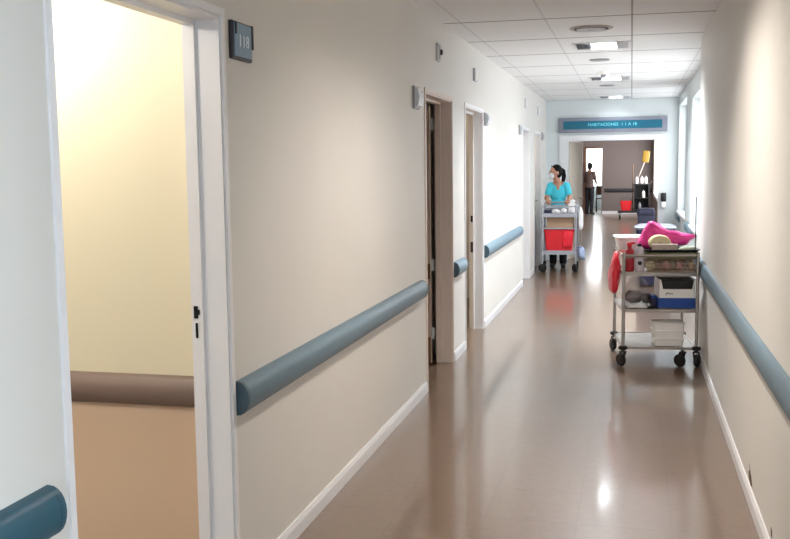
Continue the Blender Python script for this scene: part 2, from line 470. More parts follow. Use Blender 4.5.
# far hall
HX = .66
bm = B(); box(bm, -.92, 1.6, YH, YH+.15, 0, ZC); box(bm, -1.45, -.92, YH, YH+.15, 2.09, ZC); box(bm, -4.2, -1.45, YH, YH+.15, 0, ZC)
struct('wall_hall_end', bm, 'hall_dim_paint')
WH = [(22.5, 30.9, .6, 2.35)]
bm = B(); cells(bm, [YF+.12, YH]+list(WH[0][:2]), [0, ZC]+list(WH[0][2:]), WH, lambda a, b, c, d: box(bm, HX, HX+.15, a, b, c, d))
struct('wall_hall_right', bm, 'hall_dim_paint')
bm = B(); box(bm, -1.62, -1.5, YF+.12, YH, 0, ZC); struct('wall_hall_left', bm, 'hall_dim_paint')
e = sempty('window_4', (HX, 22.5, .6))
bm = B(); box(bm, .05, .06, .04, 8.36, .04, 1.71); obj('pane', bm, 'day_far', e)
bm = B()
for (a, b, c, d) in ((0, 8.4, 0, .04), (0, 8.4, 1.71, 1.75), (0, .04, 0, 1.75), (8.36, 8.4, 0, 1.75)): box(bm, .03, .08, a, b, c, d)
for k in (2.1, 4.2, 6.3): box(bm, .03, .08, k-.025, k+.025, 0, 1.75)
obj('window_frame', bm, 'trim', e)
# bright doorway at the end of the hall, window beyond
bm = B(); box(bm, -1.62, -1.5, YH+.15, 35, 0, ZC); box(bm, -.6, -.45, YH+.15, 35, 0, ZC); box(bm, -1.62, -.45, 35, 35.15, 0, .8); box(bm, -1.62, -.45, 35, 35.15, 2.4, ZC)
struct('wall_side_room', bm, 'wall_white')
e = sempty('window_5', (-1.05, 35, .8))
bm = B(); box(bm, -.5, .6, .05, .06, 0, 1.6); obj('pane', bm, 'day_far', e)
bm = B()
for a in (-.5, .54): box(bm, a, a+.06, 0, .05, 0, 1.6)
obj('window_frame', bm, 'trim', e)
e = sempty('door_6', (-1.185, YH, 0))
bm = B()
box(bm, -.31, -.23, -.03, .16, 0, 2.13)
box(bm, -.23, .265, -.01, .16, 2.08, 2.13)
obj('door_frame', bm, 'wood', e)
bm = B(); box(bm, -.90, HX, YH-.012, YH, 0, .08); struct('baseboard_hall', bm, 'trim')

# ---- far opening: frame and two open leaves
e = sempty('door_7', ((OP[0]+OP[1])/2, YF, 0)); h = (OP[1]-OP[0])/2
bm = B()
for s in (-1, 1):
    box(bm, s*h, s*(h+(.115 if s < 0 else .06)), -.02, 0, 0, OP[3]); box(bm, s*(h-.03), s*h, -.02, .13, 0, OP[3])
box(bm, -h-.115, h+.06, -.02, 0, OP[3], OP[3]+.06); box(bm, -h+.03, h-.03, -.02, .13, OP[3]-.03, OP[3])
obj('door_frame', bm, 'trim', e)
def open_leaf(s, ang, m):
    mt = Matrix.Translation((s*(h-.04), .14, 0)) @ Matrix.Rotation(ang, 4, 'Z')
    bm = B(); box(bm, -.02, .02, 0, .72, .012, OP[3]-.04, .002, mt); lf = obj('door_leaf', bm, m, e)
    bm = B(); tube(bm, [mt @ Vector((-s*.02, .62, 1.0)), mt @ Vector((-s*.06, .62, 1.0)), mt @ Vector((-s*.06, .5, 1.0))], .009, 8); obj('door_handle', bm, 'steel', lf)
    bm = B(); box(bm, -.024, .024, .03, .69, .02, .5, 0, mt); obj('kick_plate', bm, m, lf)
open_leaf(-1, math.radians(-12), 'leaf_cream')

# ------------------------------------------------------------------ handrails
def rail(label, m, a, b, x=None, side=1, y=None, mcap='rail_cap', ends=(1, 1), hh=.124, z=.738, grp=None, d=.05):
    """D-section rail: along y on a side wall (x given) or along x on a cross wall (y given)"""
    t = thing('handrail', label, 'handrail', ((x, (a+b)/2, z-hh/2) if y is None else ((a+b)/2, y, z-hh/2)), 0, grp)
    L = (b-a)/2
    pr = [(0, 0)]+[(d*math.sin(PI*k/12)**.8 if 0 < k < 12 else 0, hh/2-hh/2*math.cos(PI*k/12)) for k in range(1, 12)]+[(0, hh)]
    def seg(p, q, grow=0):
        bm = B(); P = [((u+(grow if u else 0))*side, v) for u, v in pr]
        if y is None: prism(bm, P, p, q, 'y')
        else: prism(bm, [(-u, v) for u, v in P], p, q, 'x')
        return bm
    obj('grip', seg(-L+.02*ends[0], L-.02*ends[1]), m, t, 'auto')
    if ends[0]: obj('end_cap', seg(-L, -L+.02, .001), mcap, t, 'auto')
    if ends[1]: obj('end_cap', seg(L-.02, L, .001), mcap, t, 'auto')
rail('shaded dark teal handrail end nearest the camera at lower left, before the doorway of room 118', 'rail_shaded', YB+.3, 1.985, XL, mcap='rail_shaded')
rail('long blue grey handrail on the left wall just past the doorway of room 118', 'rail_half_shaded', 3.125, 6.25, XL)
rail('short stub of blue grey handrail between the second and third left doorways', 'rail', 7.46, 7.88, XL)
rail('pale blue grey handrail on the left wall between third doorway and nurse', 'rail', 9.11, 12.12, XL)
rail('long grey blue handrail running along the near right wall', 'rail_half_shaded', 1.56, 8.46, XR, -1, d=.036)
rail('short grey handrail piece low on the window wall behind the near cart', 'rail', 11.7, 13.15, XR2, -1, d=.04, mcap='rail')
rail('tiny grey handrail piece by the far corner under the farther window', 'rail', 15.1, 15.85, XR2, -1, d=.04, mcap='rail')
rail('taupe brown handrail on the cream wall inside room 118', 'rail_taupe', -3.55, -1.56, y=3.256, mcap='rail_taupe', hh=.118, z=.724)
rail('black handrail on the end wall of the dim hall beyond the double door', 'rail_black', -.82, .62, y=YH, mcap='rail_black')

# ------------------------------------------------------------------ ceiling fixtures
def fixture(i, label):
    x0, x1, y0, y1 = FX[i]; cx, cy = (x0+x1)/2, (y0+y1)/2
    t = thing('ceiling_light', label, 'ceiling light', (cx, cy, ZC-.006), 0, 'recessed lights along the corridor ceiling')
    w, l = (x1-x0)/2, (y1-y0)/2; D = .13
    bm = B()
    box(bm, -w, w, -l, l, D, D+.01)
    for s in (-1, 1): box(bm, s*w, s*(w-.008), -l, l, .006, D); box(bm, -w+.008, w-.008, s*l, s*(l-.008), .006, D)
    obj('housing', bm, 'housing', t)
    bm = B()
    for s in (-1, 1): box(bm, s*(w+.015), s*(w-.012), -l-.015, l+.015, 0, .006); box(bm, -w+.012, w-.012, s*(l+.015), s*(l-.012), 0, .006)
    obj('frame', bm, 'trim', t)
    bm = B(); box(bm, w-.11, w-.012, -l+.012, l-.012, .0, .008); obj('cover_plate', bm, 'housing', t)
    bm = B(); box(bm, -w+.01, -w+.16, -l+.02, l-.02, .05, .055)
    for k in range(6): box(bm, -w+.02+.024*k, -w+.023+.024*k, -l+.02, l-.02, .01, .05)
    obj('louvre', bm, 'housing_dark', t)
    warm = i < 2
    bm = B(); ellip(bm, (-w+.175, 0, .045), (.032, .06, .032)); obj('bulb', bm, 'tube_warm' if warm else 'tube_cool', t, True)
    for k in (-1, 0, 1):
        bm = B(); tube(bm, [(-w+.225, k*.1, .05), (w-.12, k*.1, .05)], .02, 10); obj('lamp_tube', bm, 'tube_warm' if warm else 'tube_cool', t, True)
    return t
FL = ['recessed ceiling light just above the near end of the corridor', 'recessed warm ceiling light above the left wall glow',
      'nearest visible recessed ceiling light, its lamp lit beside a dark louvre',
      'second visible recessed ceiling light, half way to the far sign', 'farthest recessed ceiling light, close to the teal sign wall']
for i in range(5): fixture(i, FL[i])
def area(name, loc, size, power, col, rot=(0, 0, 0), spread=180):
    d = bpy.data.lights.new(name, 'AREA'); d.shape = 'RECTANGLE'; d.size, d.size_y = size; d.energy = power
    d.color = col; d.spread = math.radians(spread)
    o = bpy.data.objects.new(name, d); C.objects.link(o); o.location = loc; o.rotation_euler = rot
    return o
def point(name, loc, power, col, r=.05):
    d = bpy.data.lights.new(name, 'POINT'); d.energy = power; d.color = col; d.shadow_soft_size = r
    o = bpy.data.objects.new(name, d); C.objects.link(o); o.location = loc
WARM = (1, .905, .81); COOL = (.91, .96, 1)
PW = [5, 76, 150, 92, 9]
for i, f in enumerate(FX):
    area('lamp_light', ((f[0]+f[1])/2-.02, (f[2]+f[3])/2, ZC+.085), (.22, .3), PW[i], WARM if i < 2 else COOL, spread=150)
point('ward_lamp', (-2.36, 2.95, 2.25), 22, (1, .95, .86), .06)
point('ward_lamp', (-2.6, 1.2, 2.3), 44, (1, .95, .88), .1)
point('ward_lamp_cool', (-2.6, 9.8, 2.2), 22, (1, .93, .84), .1)
point('ward_lamp_cool', (-2.6, 12.5, 2.2), 22, (.95, .97, 1), .1)

def lathe_thing(name, label, cat, x, y, parts, group=None):
    t = thing(name, label, cat, (x, y, ZC), 0, group)
    for pn, prof, m in parts:
        bm = B(); lathe(bm, prof, seg=28); obj(pn, bm, m, t, 'auto')
ring = [('rim', [(.165, -.0), (.165, -.008), (.15, -.012), (.13, -.008), (.13, -.0)], 'steel'), ('cone', [(.11, -.001), (.11, -.014), (.07, -.02), (.03, -.018)], 'pale_plastic'), ('core', [(.025, -.017), (.02, -.022), (.004, -.023)], 'pale_plastic')]
lathe_thing('ceiling_vent', 'large round ceiling diffuser in front of the nearest visible light', 'ceiling vent', -.315, 7.67, ring)
disc = [('plate', [(.1, -.0), (.1, -.006), (.085, -.01), (.02, -.011)], 'grey_plastic')]
lathe_thing('ceiling_speaker', 'flat grey ceiling disc just behind the nearest visible light', 'ceiling speaker', -.325, 9.98, disc)
lathe_thing('ceiling_speaker', 'flat grey ceiling disc past the second visible light', 'ceiling speaker', -.33, 13.2, disc)
lathe_thing('smoke_detector', 'white smoke detector hanging in front of the second visible light', 'smoke detector', -.325, 11.3, [('base', [(.07, 0), (.07, -.02), (.05, -.03)], 'white_plastic'), ('stem', [(.03, -.03), (.024, -.06), (.01, -.065)], 'grey_plastic')])

# ------------------------------------------------------------------ signs and lamps on the walls
t = thing('direction_sign', 'long teal sign with pale lettering over the far double door', 'sign', (-.309, YF, 2.196))
bm = B(); box(bm, -.855, .855, -.05, 0, -.12, .12, .006); obj('sign_frame', bm, 'sign_frame', t)
bm = B(); box(bm, -.775, .775, -.056, -.05, -.065, .065); face = obj('sign_face', bm, 'sign_teal', t)
me = text_mesh('HABITACIONES  1 1 A 18', .066, .003, 1.05); me.transform(Matrix.Translation((.0, -.0575, .002)) @ Matrix.Rotation(PI/2, 4, 'X'))
glyphs(me, 'letter', 'sign_text', face)

t = thing('room_number_plate', 'slate blue number plate reading 118 on the left wall beside the near doorway', 'room sign', (XL, 3.25, 2.005))
bm = B(); box(bm, -.002, .014, -.092, .085, -.066, .066, .003); obj('plate_frame', bm, 'plate_dark', t)
bm = B(); box(bm, .014, .018, -.078, .076, -.056, .06, .001); pf = obj('plate_face', bm, 'plate_blue', t)
me = text_mesh('118', .06, .002, 1.08); me.transform(Matrix.Translation((.0188, .0, -.002)) @ Matrix.Rotation(PI/2, 4, 'Z') @ Matrix.Rotation(PI/2, 4, 'X'))
glyphs(me, 'digit', 'plate_text', pf)
for yy, z0, z1 in ((-.07, .02, .062), (.08, -.02, .064)):
    bm = B(); box(bm, .014, .021, yy-.006, yy+.006, z0, z1); obj('clip', bm, 'black_plastic', t)

def call_lamp(y, z, hgt, wid, label, d=.034):
    t = thing('call_lamp', label, 'call lamp', (XL, y, z), 0, 'nurse call lamps over the left doors')
    bm = B(); box(bm, -.004, .014, -wid/2, wid/2, -hgt/2, hgt/2, .003); obj('back_plate', bm, 'grey_plastic', t)
    pr = [(0.014, -hgt/2+.01), (d, -hgt/2+.02), (d+.01, 0), (d, hgt/2-.02), (.014, hgt/2-.01)]
    bm = B(); prism(bm, pr, -wid/2+.012, wid/2-.012, 'y'); obj('lens', bm, 'pale_plastic', t)
    bm = B(); box(bm, d*.8, d*.8+.01, wid/2-.05, wid/2-.03, hgt/2-.045, hgt/2-.03); obj('indicator', bm, 'black_plastic', t)
call_lamp(6.13, 2.0, .145, .16, 'largest pale grey call lamp, left of the second doorway')
call_lamp(9.2, 2.0, .12, .15, 'grey call lamp just right of the third doorway')
call_lamp(12.1, 2.0, .12, .18, 'grey call lamp just before the fourth doorway, left of the nurse')
call_lamp(15.2, 2.01, .12, .15, 'farthest small grey call lamp, above and left of the nurse')
def wall_box(y, z, h, w, label, dot):
    t = thing('wall_sensor', label, 'wall box', (XL, y, z), 0, 'small boxes high on the left wall')
    bm = B(); box(bm, -.004, .02, -w/2, w/2, -h/2, h/2, .004); obj('case', bm, 'pale_plastic', t)
    bm = B(); box(bm, .02, .026, -w/4, w/4, -h/2+.012, h/2-.012, .002); obj('cover', bm, 'white_plastic' if not dot else 'steel', t)
    if dot: bm = B(); lathe(bm, [(.022, .026), (.02, .038), (.008, .042)], (0, 0, 0), 12, 'x'); obj('button', bm, 'black_plastic', t)
wall_box(6.87, 2.37, .125, .10, 'small metal box with a black button high on the left wall', True)
wall_box(8.54, 2.36, .11, .14, 'plain pale box high on the left wall above the third doorway', False)
wall_box(12.75, 2.365, .12, .12, 'tiny pale box high on the left wall above the fourth doorway', False)
wall_box(14.48, 2.36, .12, .12, 'tiny pale box high on the left wall nearest the far corner', False)
# ------------------------------------------------------------------ near trolley on the right
G1, A1 = (-.045, 7.5), math.radians(6.6)
W1, D1 = .549, .66
def at1(x, y, z): return (G1[0]+x*math.cos(A1)-y*math.sin(A1), G1[1]+x*math.sin(A1)+y*math.cos(A1), z)
def caster(par, x, y, ztop, ang, m='black', r=.05):
    bm = B(); lathe(bm, [(r*.5, -.014), (r*.92, -.014), (r, -.008), (r, .008), (r*.92, .014), (r*.5, .014)], (0, 0, 0), 18, 'x')
    mt = Matrix.Translation((x, y, r)) @ Matrix.Rotation(ang, 4, 'Z') @ Matrix.Translation((0, .025, 0))
    bmesh.ops.transform(bm, matrix=mt, verts=bm.verts)
    c = obj('caster', bm, m, par, 'auto')
    bm = B()
    for s in (-1, 1): prism(bm, [(-.018, r*.02), (.018, r*.02), (-.02, 2*r-r), (-.045, 2*r-r)][:2]+[(-.01, ztop-r-.012), (-.045, ztop-r-.012)], s*.018, s*.021, 'x')
    box(bm, -.021, .021, -.046, -.008, ztop-r-.016, ztop-r-.008)
    lathe(bm, [(.014, ztop-r-.012), (.014, ztop-r+.004)], (0, -.025, 0), 12)
    lathe(bm, [(.008, -.022), (.008, .022)], (0, 0, 0), 10, 'x')
    bmesh.ops.transform(bm, matrix=mt, verts=bm.verts)
    obj('fork', bm, 'dark_metal', c, label='dark metal fork')
    return c
t = thing('medical_trolley', 'loaded three shelf steel trolley on casters beside the near right wall', 'trolley', at1(0, 0, 0), A1)
for i, (x, y) in enumerate([(0, 0), (W1, 0), (0, D1), (W1, D1)]):
    bm = B(); tube(bm, [(x, y, .14), (x, y, .885)], .0135, 12); obj('post', bm, 'steel', t, 'auto')
    bm = B(); lathe(bm, [(.022, .132), (.034, .14), (.034, .158), (.022, .164)], (x, y, 0), 16); obj('bumper', bm, 'black', t, 'auto', 'black rubber bumper')
for i, (z, lip) in enumerate(((.735, .03), (.45, .025), (.157, .02))):
    bm = B(); box(bm, 0, W1, 0, D1, z-.012, z-.004)
    for a in ((0, W1, -.008, .006), (0, W1, D1-.006, D1+.008)): box(bm, a[0], a[1], a[2], a[3], z-lip, z)
    for a in ((-.008, .006), (W1-.006, W1+.008)): box(bm, a[0], a[1], 0, D1, z-lip, z)
    obj('shelf', bm, 'steel', t)
bm = B(); tube(bm, [(0, 0, .862), (W1, 0, .862), (W1, D1, .862), (0, D1, .862), (0, 0, .862)], .011, 10); obj('guard_rail', bm, 'steel', t, 'auto')
for x in (.02, .11, W1-.11): pass
caster(t, 0, 0, .132, .5); caster(t, W1, 0, .132, -.5); caster(t, 0, D1, .132, .3); caster(t, .447, .0, .132, .7)
bm = B(); tube(bm, [(W1-.012, .06, .70), (W1-.012, .06, 1.305)], .0042, 8); obj('pole', bm, 'dark_metal', t, 'auto', 'thin dark upright pole')

def on1(name, label, cat, x, y, z, rz=0, group=None): return thing(name, label, cat, at1(x, y, z), A1+rz, group)
# top shelf
t = on1('waste_basin', 'white plastic bin with a rolled rim at the left back of the near trolley', 'bin', .13, .495, .735)
bm = B()
prof = []
def rr_ring(w, d, z, r=.04, n=6):
    pts = []
    for cx, cy, a0 in ((w-r, d-r, 0), (-w+r, d-r, 90), (-w+r, -d+r, 180), (w-r, -d+r, 270)):
        for k in range(n+1):
            a = math.radians(a0+90*k/n); pts.append((cx+r*math.cos(a), cy+r*math.sin(a), z))
    return pts
def loft(bm, rings, cap0=True, cap1=True):
    R = [[bm.verts.new(p) for p in r] for r in rings]
    for a, b in zip(R, R[1:]):
        n = len(a)
        for j in range(n): bm.faces.new((a[j], a[(j+1) % n], b[(j+1) % n], b[j]))
    if cap0: bm.faces.new(R[0])
    if cap1: bm.faces.new(R[-1])
def bin_mesh(w0, d0, w1, d1, h, th=.006):
    bm = B(); loft(bm, [rr_ring(w0, d0, 0), rr_ring(w1, d1, h), rr_ring(w1-th, d1-th, h), rr_ring(w0-th, d0-th, .006)]); return bm
obj('bin_body', bin_mesh(.098, .12, .145, .155, .235), 'white_plastic', t, 'auto')
bm = B(); R = rr_ring(.149, .159, .236); tube(bm, R+[R[0], R[1]], .008, 8, False); obj('rim', bm, 'white_plastic', t, 'auto')

t = on1('spray_bottle', 'red plastic bottle in the front left corner of the near trolley', 'bottle', .048, .06, .735)
bm = B(); lathe(bm, [(.03, 0), (.034, .006), (.034, .15), (.03, .165), (.014, .18), (.014, .19)], seg=20); obj('bottle_body', bm, 'red_dark', t, 'auto')
bm = B(); lathe(bm, [(.018, .188), (.018, .205), (.012, .21)]); prism(bm, [(-.02, .205), (.03, .21), (.045, .222), (.02, .228), (-.02, .22)], -.012, .012, 'y'); obj('pump_head', bm, 'red', t, 'auto')
bm = B(); lathe(bm, [(.0346, .10), (.0346, .128)], seg=20); obj('label_band', bm, 'rose', t, True, 'pale rose band')
t = on1('soap_bottle', 'pale lilac bottle with a dark cap and round mark, right of the red bottle', 'bottle', .12, .05, .735)
bm = B(); lathe(bm, [(.032, 0), (.036, .006), (.037, .12), (.034, .16), (.026, .185), (.014, .195)], seg=20); obj('bottle_body', bm, 'lilac', t, 'auto')
bm = B(); lathe(bm, [(.016, .194), (.016, .212), (.012, .216)]); obj('cap', bm, 'black_plastic', t, 'auto', 'dark cap')
bm = B()
lathe(bm, [(.016, -.0378), (.016, -.0362), (.010, -.0362), (.010, -.0378)], (0, 0, .068), 18, 'y'); obj('round_mark', bm, 'black_plastic', t, 'auto', 'dark ring mark')

t = on1('wire_basket', 'tan lined wire basket of packets filling the right of the near trolley top', 'basket', .365, .14, .735)
w, d, H = .19, .11, .098
bm = B()
for z in (.004, .034, .064, H): tube(bm, [(-w, -d, z), (w, -d, z), (w, d, z), (-w, d, z), (-w, -d, z)], .003 if z < H else .005, 6)
for k in range(11):
    x = -w+2*w*k/10
    tube(bm, [(x, -d, H), (x, -d, .003), (x, d, .003), (x, d, H)], .002, 6)
for k in range(1, 6):
    y = -d+2*d*k/6
    tube(bm, [(-w, y, H), (-w, y, .003), (w, y, .003), (w, y, H)], .002, 6)
obj('wire_frame', bm, 'steel', t, 'auto')
bm = B(); box(bm, -w+.004, w-.004, d-.008, d-.005, .005, H-.01); box(bm, -w+.004, w-.004, -d+.004, d-.004, .005, .008); obj('liner', bm, 'tan', t)
pk = [('cream', -.15, .02, 'cream paper packet at the left end of the wire basket'), ('tan', -.10, .0, 'tan packet second from the left in the wire basket'), ('rose', -.045, .01, 'rose packet third from the left in the wire basket'), ('cream', .01, 0, 'cream packet in the middle of the wire basket'),
      ('rose', .06, .01, 'rose packet right of the middle of the wire basket'), ('beige', .11, 0, 'beige packet second from the right in the wire basket'), ('tan', .152, .01, 'tan packet at the right end of the wire basket')]
for i, (m, x, dz, lb) in enumerate(pk):
    bm = B(); lump(bm, [(-.03, 0), (.03, 0), (.034, .03), (.028, .066), (-.02, .07), (-.034, .04)], .05, 0, .006, 30, i)
    o = obj('packet', bm, m, None, True); o.location = at1(.365+x, .14-.075+.05*(i % 2), .735+.012); o.rotation_euler = (0, .25*((i % 3)-1), A1+.3*((i % 2)-.5))
    tag(o, lb, 'packet', 'packets in the wire basket')
bm = B(); ellip(bm, (0, 0, .016), (.014, .01, .016)); o = obj('vial', bm, 'paper', None, True); o.location = at1(.168, .045, .7355); tag(o, 'tiny white vial between the lilac bottle and the wire basket', 'vial')
for i, (m, lb) in enumerate((('olive', 'lower olive green tray lying on the wire basket'), ('olive', 'upper olive green tray just below the black tray'), ('black_plastic', 'thin black tray under the pink bag on the near trolley'))):
    t = on1('tray', lb, 'tray', .365, .15, .835+.0235*i, 0, 'trays stacked on the wire basket')
    bm = B(); loft(bm, [rr_ring(.18, .12, 0, .02), rr_ring(.195+.004*i, .135, .022, .02), rr_ring(.191+.004*i, .131, .022, .02), rr_ring(.177, .117, .003, .02)]); obj('tray_body', bm, m, t, 'auto')
    bm = B(); R = rr_ring(.197+.004*i, .137, .0205, .02); tube(bm, R+[R[0]], .0028, 6); obj('rim', bm, m, t, True)
zt = .887
t = on1('packet_box', 'beige card box at the front of the black tray, below the cream roll', 'box', .305, .075, zt)
bm = B(); box(bm, -.085, .10, -.03, .03, 0, .056, .003); obj('box_body', bm, 'beige', t)
bm = B(); box(bm, -.087, .102, -.032, .032, .045, .058, .003); obj('lid', bm, 'beige', t)
bm = B(); box(bm, -.01, .006, -.0312, -.0298, .018, .028); obj('mark', bm, 'grey_plastic', t, label='small grey mark')
t = on1('cotton_roll', 'round cream cotton roll showing above the beige box', 'roll', .285, .165, zt)
bm = B(); lathe(bm, [(.012, -.045), (.054, -.05), (.060, -.04), (.062, 0), (.060, .04), (.054, .05), (.012, .045)], (0, 0, .062), 28, 'y', 1.35); obj('roll_body', bm, 'cream', t, 'auto')
bm = B(); lathe(bm, [(.013, -.047), (.013, .047)], (0, 0, .062), 12, 'y'); obj('core', bm, 'tan', t, 'auto')
bm = B(); lump(bm, [(-.06, 0), (.065, 0), (.075, .03), (.01, .042), (-.06, .02)], .07, 0, .005, 30, 3); o = obj('cloth', bm, 'mint', None, True); o.location = at1(.475, .09, zt+.004); o.rotation_euler = (0, 0, A1); tag(o, 'pale green cloth at the right end of the black tray', 'cloth')
bm = B(); lump(bm, [(-.25, .015), (-.17, -.005), (.03, .0), (.12, .03), (.205, .095), (.205, .115), (.07, .135), (-.02, .155), (-.13, .225), (-.165, .215), (-.22, .11)], .13, 0, .014, 24, 1, 72)
o = obj('plastic_bag', bm, 'pink', None, True); o.location = at1(.375, .275, zt+.004); o.rotation_euler = (0, 0, A1-.05); tag(o, 'bright pink plastic bag slumped on top of the near trolley', 'bag')
# red bag hanging on the left side rail
t = on1('hanging_bag', 'red plastic bag hanging from the left side of the near trolley', 'bag', -.012, .27, .54)
bm = B(); lump(bm, [(-.19, .02), (-.12, 0), (.0, .01), (.10, -.005), (.15, .03), (.13, .16), (.06, .30), (.0, .335), (-.09, .31), (-.15, .16)], .085, 0, .014, 14, 5, 56)
for v in bm.verts: v.co = Vector((v.co.y-.02, -v.co.x, v.co.z))
for v in bm.verts: v.co.x -= .02*(1-min(1, v.co.z/.3))
obj('bag_body', bm, 'red_bag', t, True)
bm = B(); tube(bm, [(-.01, .05, .31), (.012, .05, .335), (.036, .05, .337), (.046, .05, .31)], .005, 8); obj('handle', bm, 'red', t, True)
bm = B(); tube(bm, [(-.01, -.06, .31), (.012, -.06, .335), (.036, -.06, .337), (.046, -.06, .31)], .005, 8); obj('handle', bm, 'red', t, True)
# middle shelf
t = on1('clear_bag', 'crumpled clear plastic bag on the left of the middle trolley shelf', 'bag', .13, .28, .45)
bm = B(); lump(bm, [(-.12, 0), (.12, 0), (.11, .08), (.08, .17), (.03, .225), (-.05, .215), (-.11, .12)], .30, 0, .016, 16, 8, 50); obj('bag_film', bm, 'film', t, True)
bm = B(); ellip(bm, (-.03, -.02, .06), (.07, .07, .05), None, 16, 10, .02, 18, 2); obj('wrap', bm, 'grey_cloth', t, True, label='grey bundle inside')
bm = B(); ellip(bm, (.075, .0, .05), (.045, .06, .045), None, 16, 10, .015, 18, 4); obj('dark_wrap', bm, 'black', t, True, label='dark bundle inside')
bm = B(); lump(bm, [(-.075, 0), (.075, 0), (.07, .016), (.0, .028), (-.07, .018)], .09, 0, .003, 30, 9); o = obj('flat_packet', bm, 'paper', None, True); o.location = at1(.115, .055, .452); o.rotation_euler = (0, 0, A1); tag(o, 'flat white packet in front of the clear bag', 'packet')
t = on1('supply_box', 'open white and blue card box on the right of the middle trolley shelf', 'box', .405, .17, .45)
bm = B(); w, d = .135, .13
for a in ((-w, w, d-.004, d, .0, .235), (-w, -w+.004, -d, d, 0, .225), (w-.004, w, -d, d, 0, .225), (-w, w, -d, -d+.004, 0, .15)): box(bm, *a)
box(bm, -w, w, -d, d, 0, .004)
prism(bm, [(-w, .15), (-w+.03, .15), (-w+.014, .225), (-w, .225)], -d, -d+.004, 'y'); prism(bm, [(w, .15), (w-.022, .15), (w-.01, .225), (w, .225)], -d, -d+.004, 'y')
obj('carton', bm, 'white_plastic', t)
bm = B(); box(bm, -w-.002, w+.002, -d-.002, d+.002, .004, .082); obj('blue_base', bm, 'blue', t, label='blue lower half')
bm = B()
for p in ((-.082, .108), (-.078, .118), (-.07, .122)): ellip(bm, (p[0], -d-.001, p[1]), (.005, .002, .004), None, 8, 6)
box(bm, -.066, -.03, -d-.003, -d, .112, .117); obj('logo', bm, 'navy', t)
bm = B(); box(bm, -w+.01, w-.01, -d+.01, d-.01, .006, .215, .004); obj('black_interior', bm, 'black', t, label='black interior of the box')  # black block filling the open carton
t = on1('small_box', 'small dark navy box left of the white and blue box', 'box', .245, .20, .45)
bm = B(); box(bm, -.016, .016, -.06, .06, 0, .085, .003); obj('box_body', bm, 'navy', t); bm = B(); box(bm, -.0165, .0165, -.061, .061, .066, .087, .003); obj('lid', bm, 'blue', t)
# bottom shelf: three white drawers / cartons stacked
for i, lb in enumerate(('lowest of three stacked white boxes on the bottom trolley shelf', 'middle of three stacked white boxes on the bottom trolley shelf', 'topmost of three stacked white boxes on the bottom trolley shelf')):
    t = on1('white_box', lb, 'box', .352, .13, .157+.0615*i, 0, 'white boxes on the bottom shelf')
    k = .110+.002*i
    bm = B(); loft(bm, [rr_ring(k-.006, .09, 0, .012, 3), rr_ring(k, .096, .05, .012, 3)]); obj('box_body', bm, 'white_plastic', t, 'auto')
    bm = B(); loft(bm, [rr_ring(k+.004, .10, .049, .012, 3), rr_ring(k+.005, .101, .058, .012, 3), rr_ring(k-.004, .09, .0612, .012, 3)]); obj('lid', bm, 'white_plastic', t, 'auto')

# ------------------------------------------------------------------ bins against the window wall
t = thing('lidded_hamper', 'navy hamper with a grey lid standing beyond the pink bag', 'hamper', (.31, 12.75, 0))
bm = B(); loft(bm, [rr_ring(.19, .2, .02, .04), rr_ring(.215, .22, .66, .04)]); obj('hamper_body', bm, 'navy', t, 'auto')
bm = B(); loft(bm, [rr_ring(.235, .24, .66, .05), rr_ring(.245, .25, .70, .05), rr_ring(.24, .245, .735, .05)]); obj('rim_band', bm, 'navy', t, 'auto')
bm = B(); loft(bm, [rr_ring(.25, .25, .735, .05), rr_ring(.262, .26, .755, .05), rr_ring(.2, .2, .785, .05), rr_ring(.05, .05, .797, .02)]); obj('lid', bm, 'lid', t, 'auto', 'grey lid')
for sx in (-1, 1):
    for sy in (-1, 1): bm = B(); lathe(bm, [(.02, 0), (.024, .012), (.02, .022)], (sx*.15, sy*.15, 0), 12); obj('foot', bm, 'black', t, 'auto')
t = thing('waste_bin', 'dark navy bin with a swing flap close to the far double door', 'bin', (.225, 14.9, 0))
bm = B(); loft(bm, [rr_ring(.105, .12, 0, .03), rr_ring(.125, .14, .80, .03)]); obj('bin_body', bm, 'navy_grey', t, 'auto')
bm = B(); loft(bm, [rr_ring(.13, .145, .79, .03), rr_ring(.132, .147, .83, .03), rr_ring(.115, .13, .90, .03)]); obj('hood', bm, 'navy', t, 'auto')
bm = B(); box(bm, -.09, .09, -.145, -.14, .82, .875, 0); obj('flap', bm, 'navy_grey', t)
t = thing('soap_dispenser', 'small black and white dispenser on the right frame of the far double door', 'dispenser', (.505, YF-.016, .90))
bm = B(); box(bm, -.04, .04, -.075, .0, .06, .2, .012); obj('dispenser_body', bm, 'black_plastic', t, 'auto')
bm = B(); box(bm, -.034, .034, -.065, .0, -.04, .06, .01); obj('bottle', bm, 'white_plastic', t, 'auto')

# ------------------------------------------------------------------ far trolley with the nurse
G2 = (-1.255, 14.1); W2, D2 = .485, .44
def on2(name, label, cat, x, y, z, rz=0, group=None): return thing(name, label, cat, (G2[0]+x, G2[1]+y, z), rz, group)
t = thing('dressing_trolley', 'pale steel trolley carrying a red tub, pushed by the nurse in turquoise', 'trolley', (G2[0], G2[1], 0))
for x in (0, W2):
    for y in (0, D2):
        bm = B(); tube(bm, [(x, y, .12), (x, y, .985)], .014, 12); obj('post', bm, 'steel_pale', t, 'auto')
for z, hgt in ((.86, .055), (.645, .012), (.315, .055)):
    bm = B(); box(bm, 0, W2, 0, D2, z-.01, z)
    for a in ((0, W2, -.012, -.002), (0, W2, D2+.002, D2+.012)): box(bm, a[0], a[1], a[2], a[3], z-hgt, z+.003)
    for a in ((-.012, -.002), (W2+.002, W2+.012)): box(bm, a[0], a[1], 0, D2, z-hgt, z+.003)
    obj('shelf', bm, 'steel_pale', t)
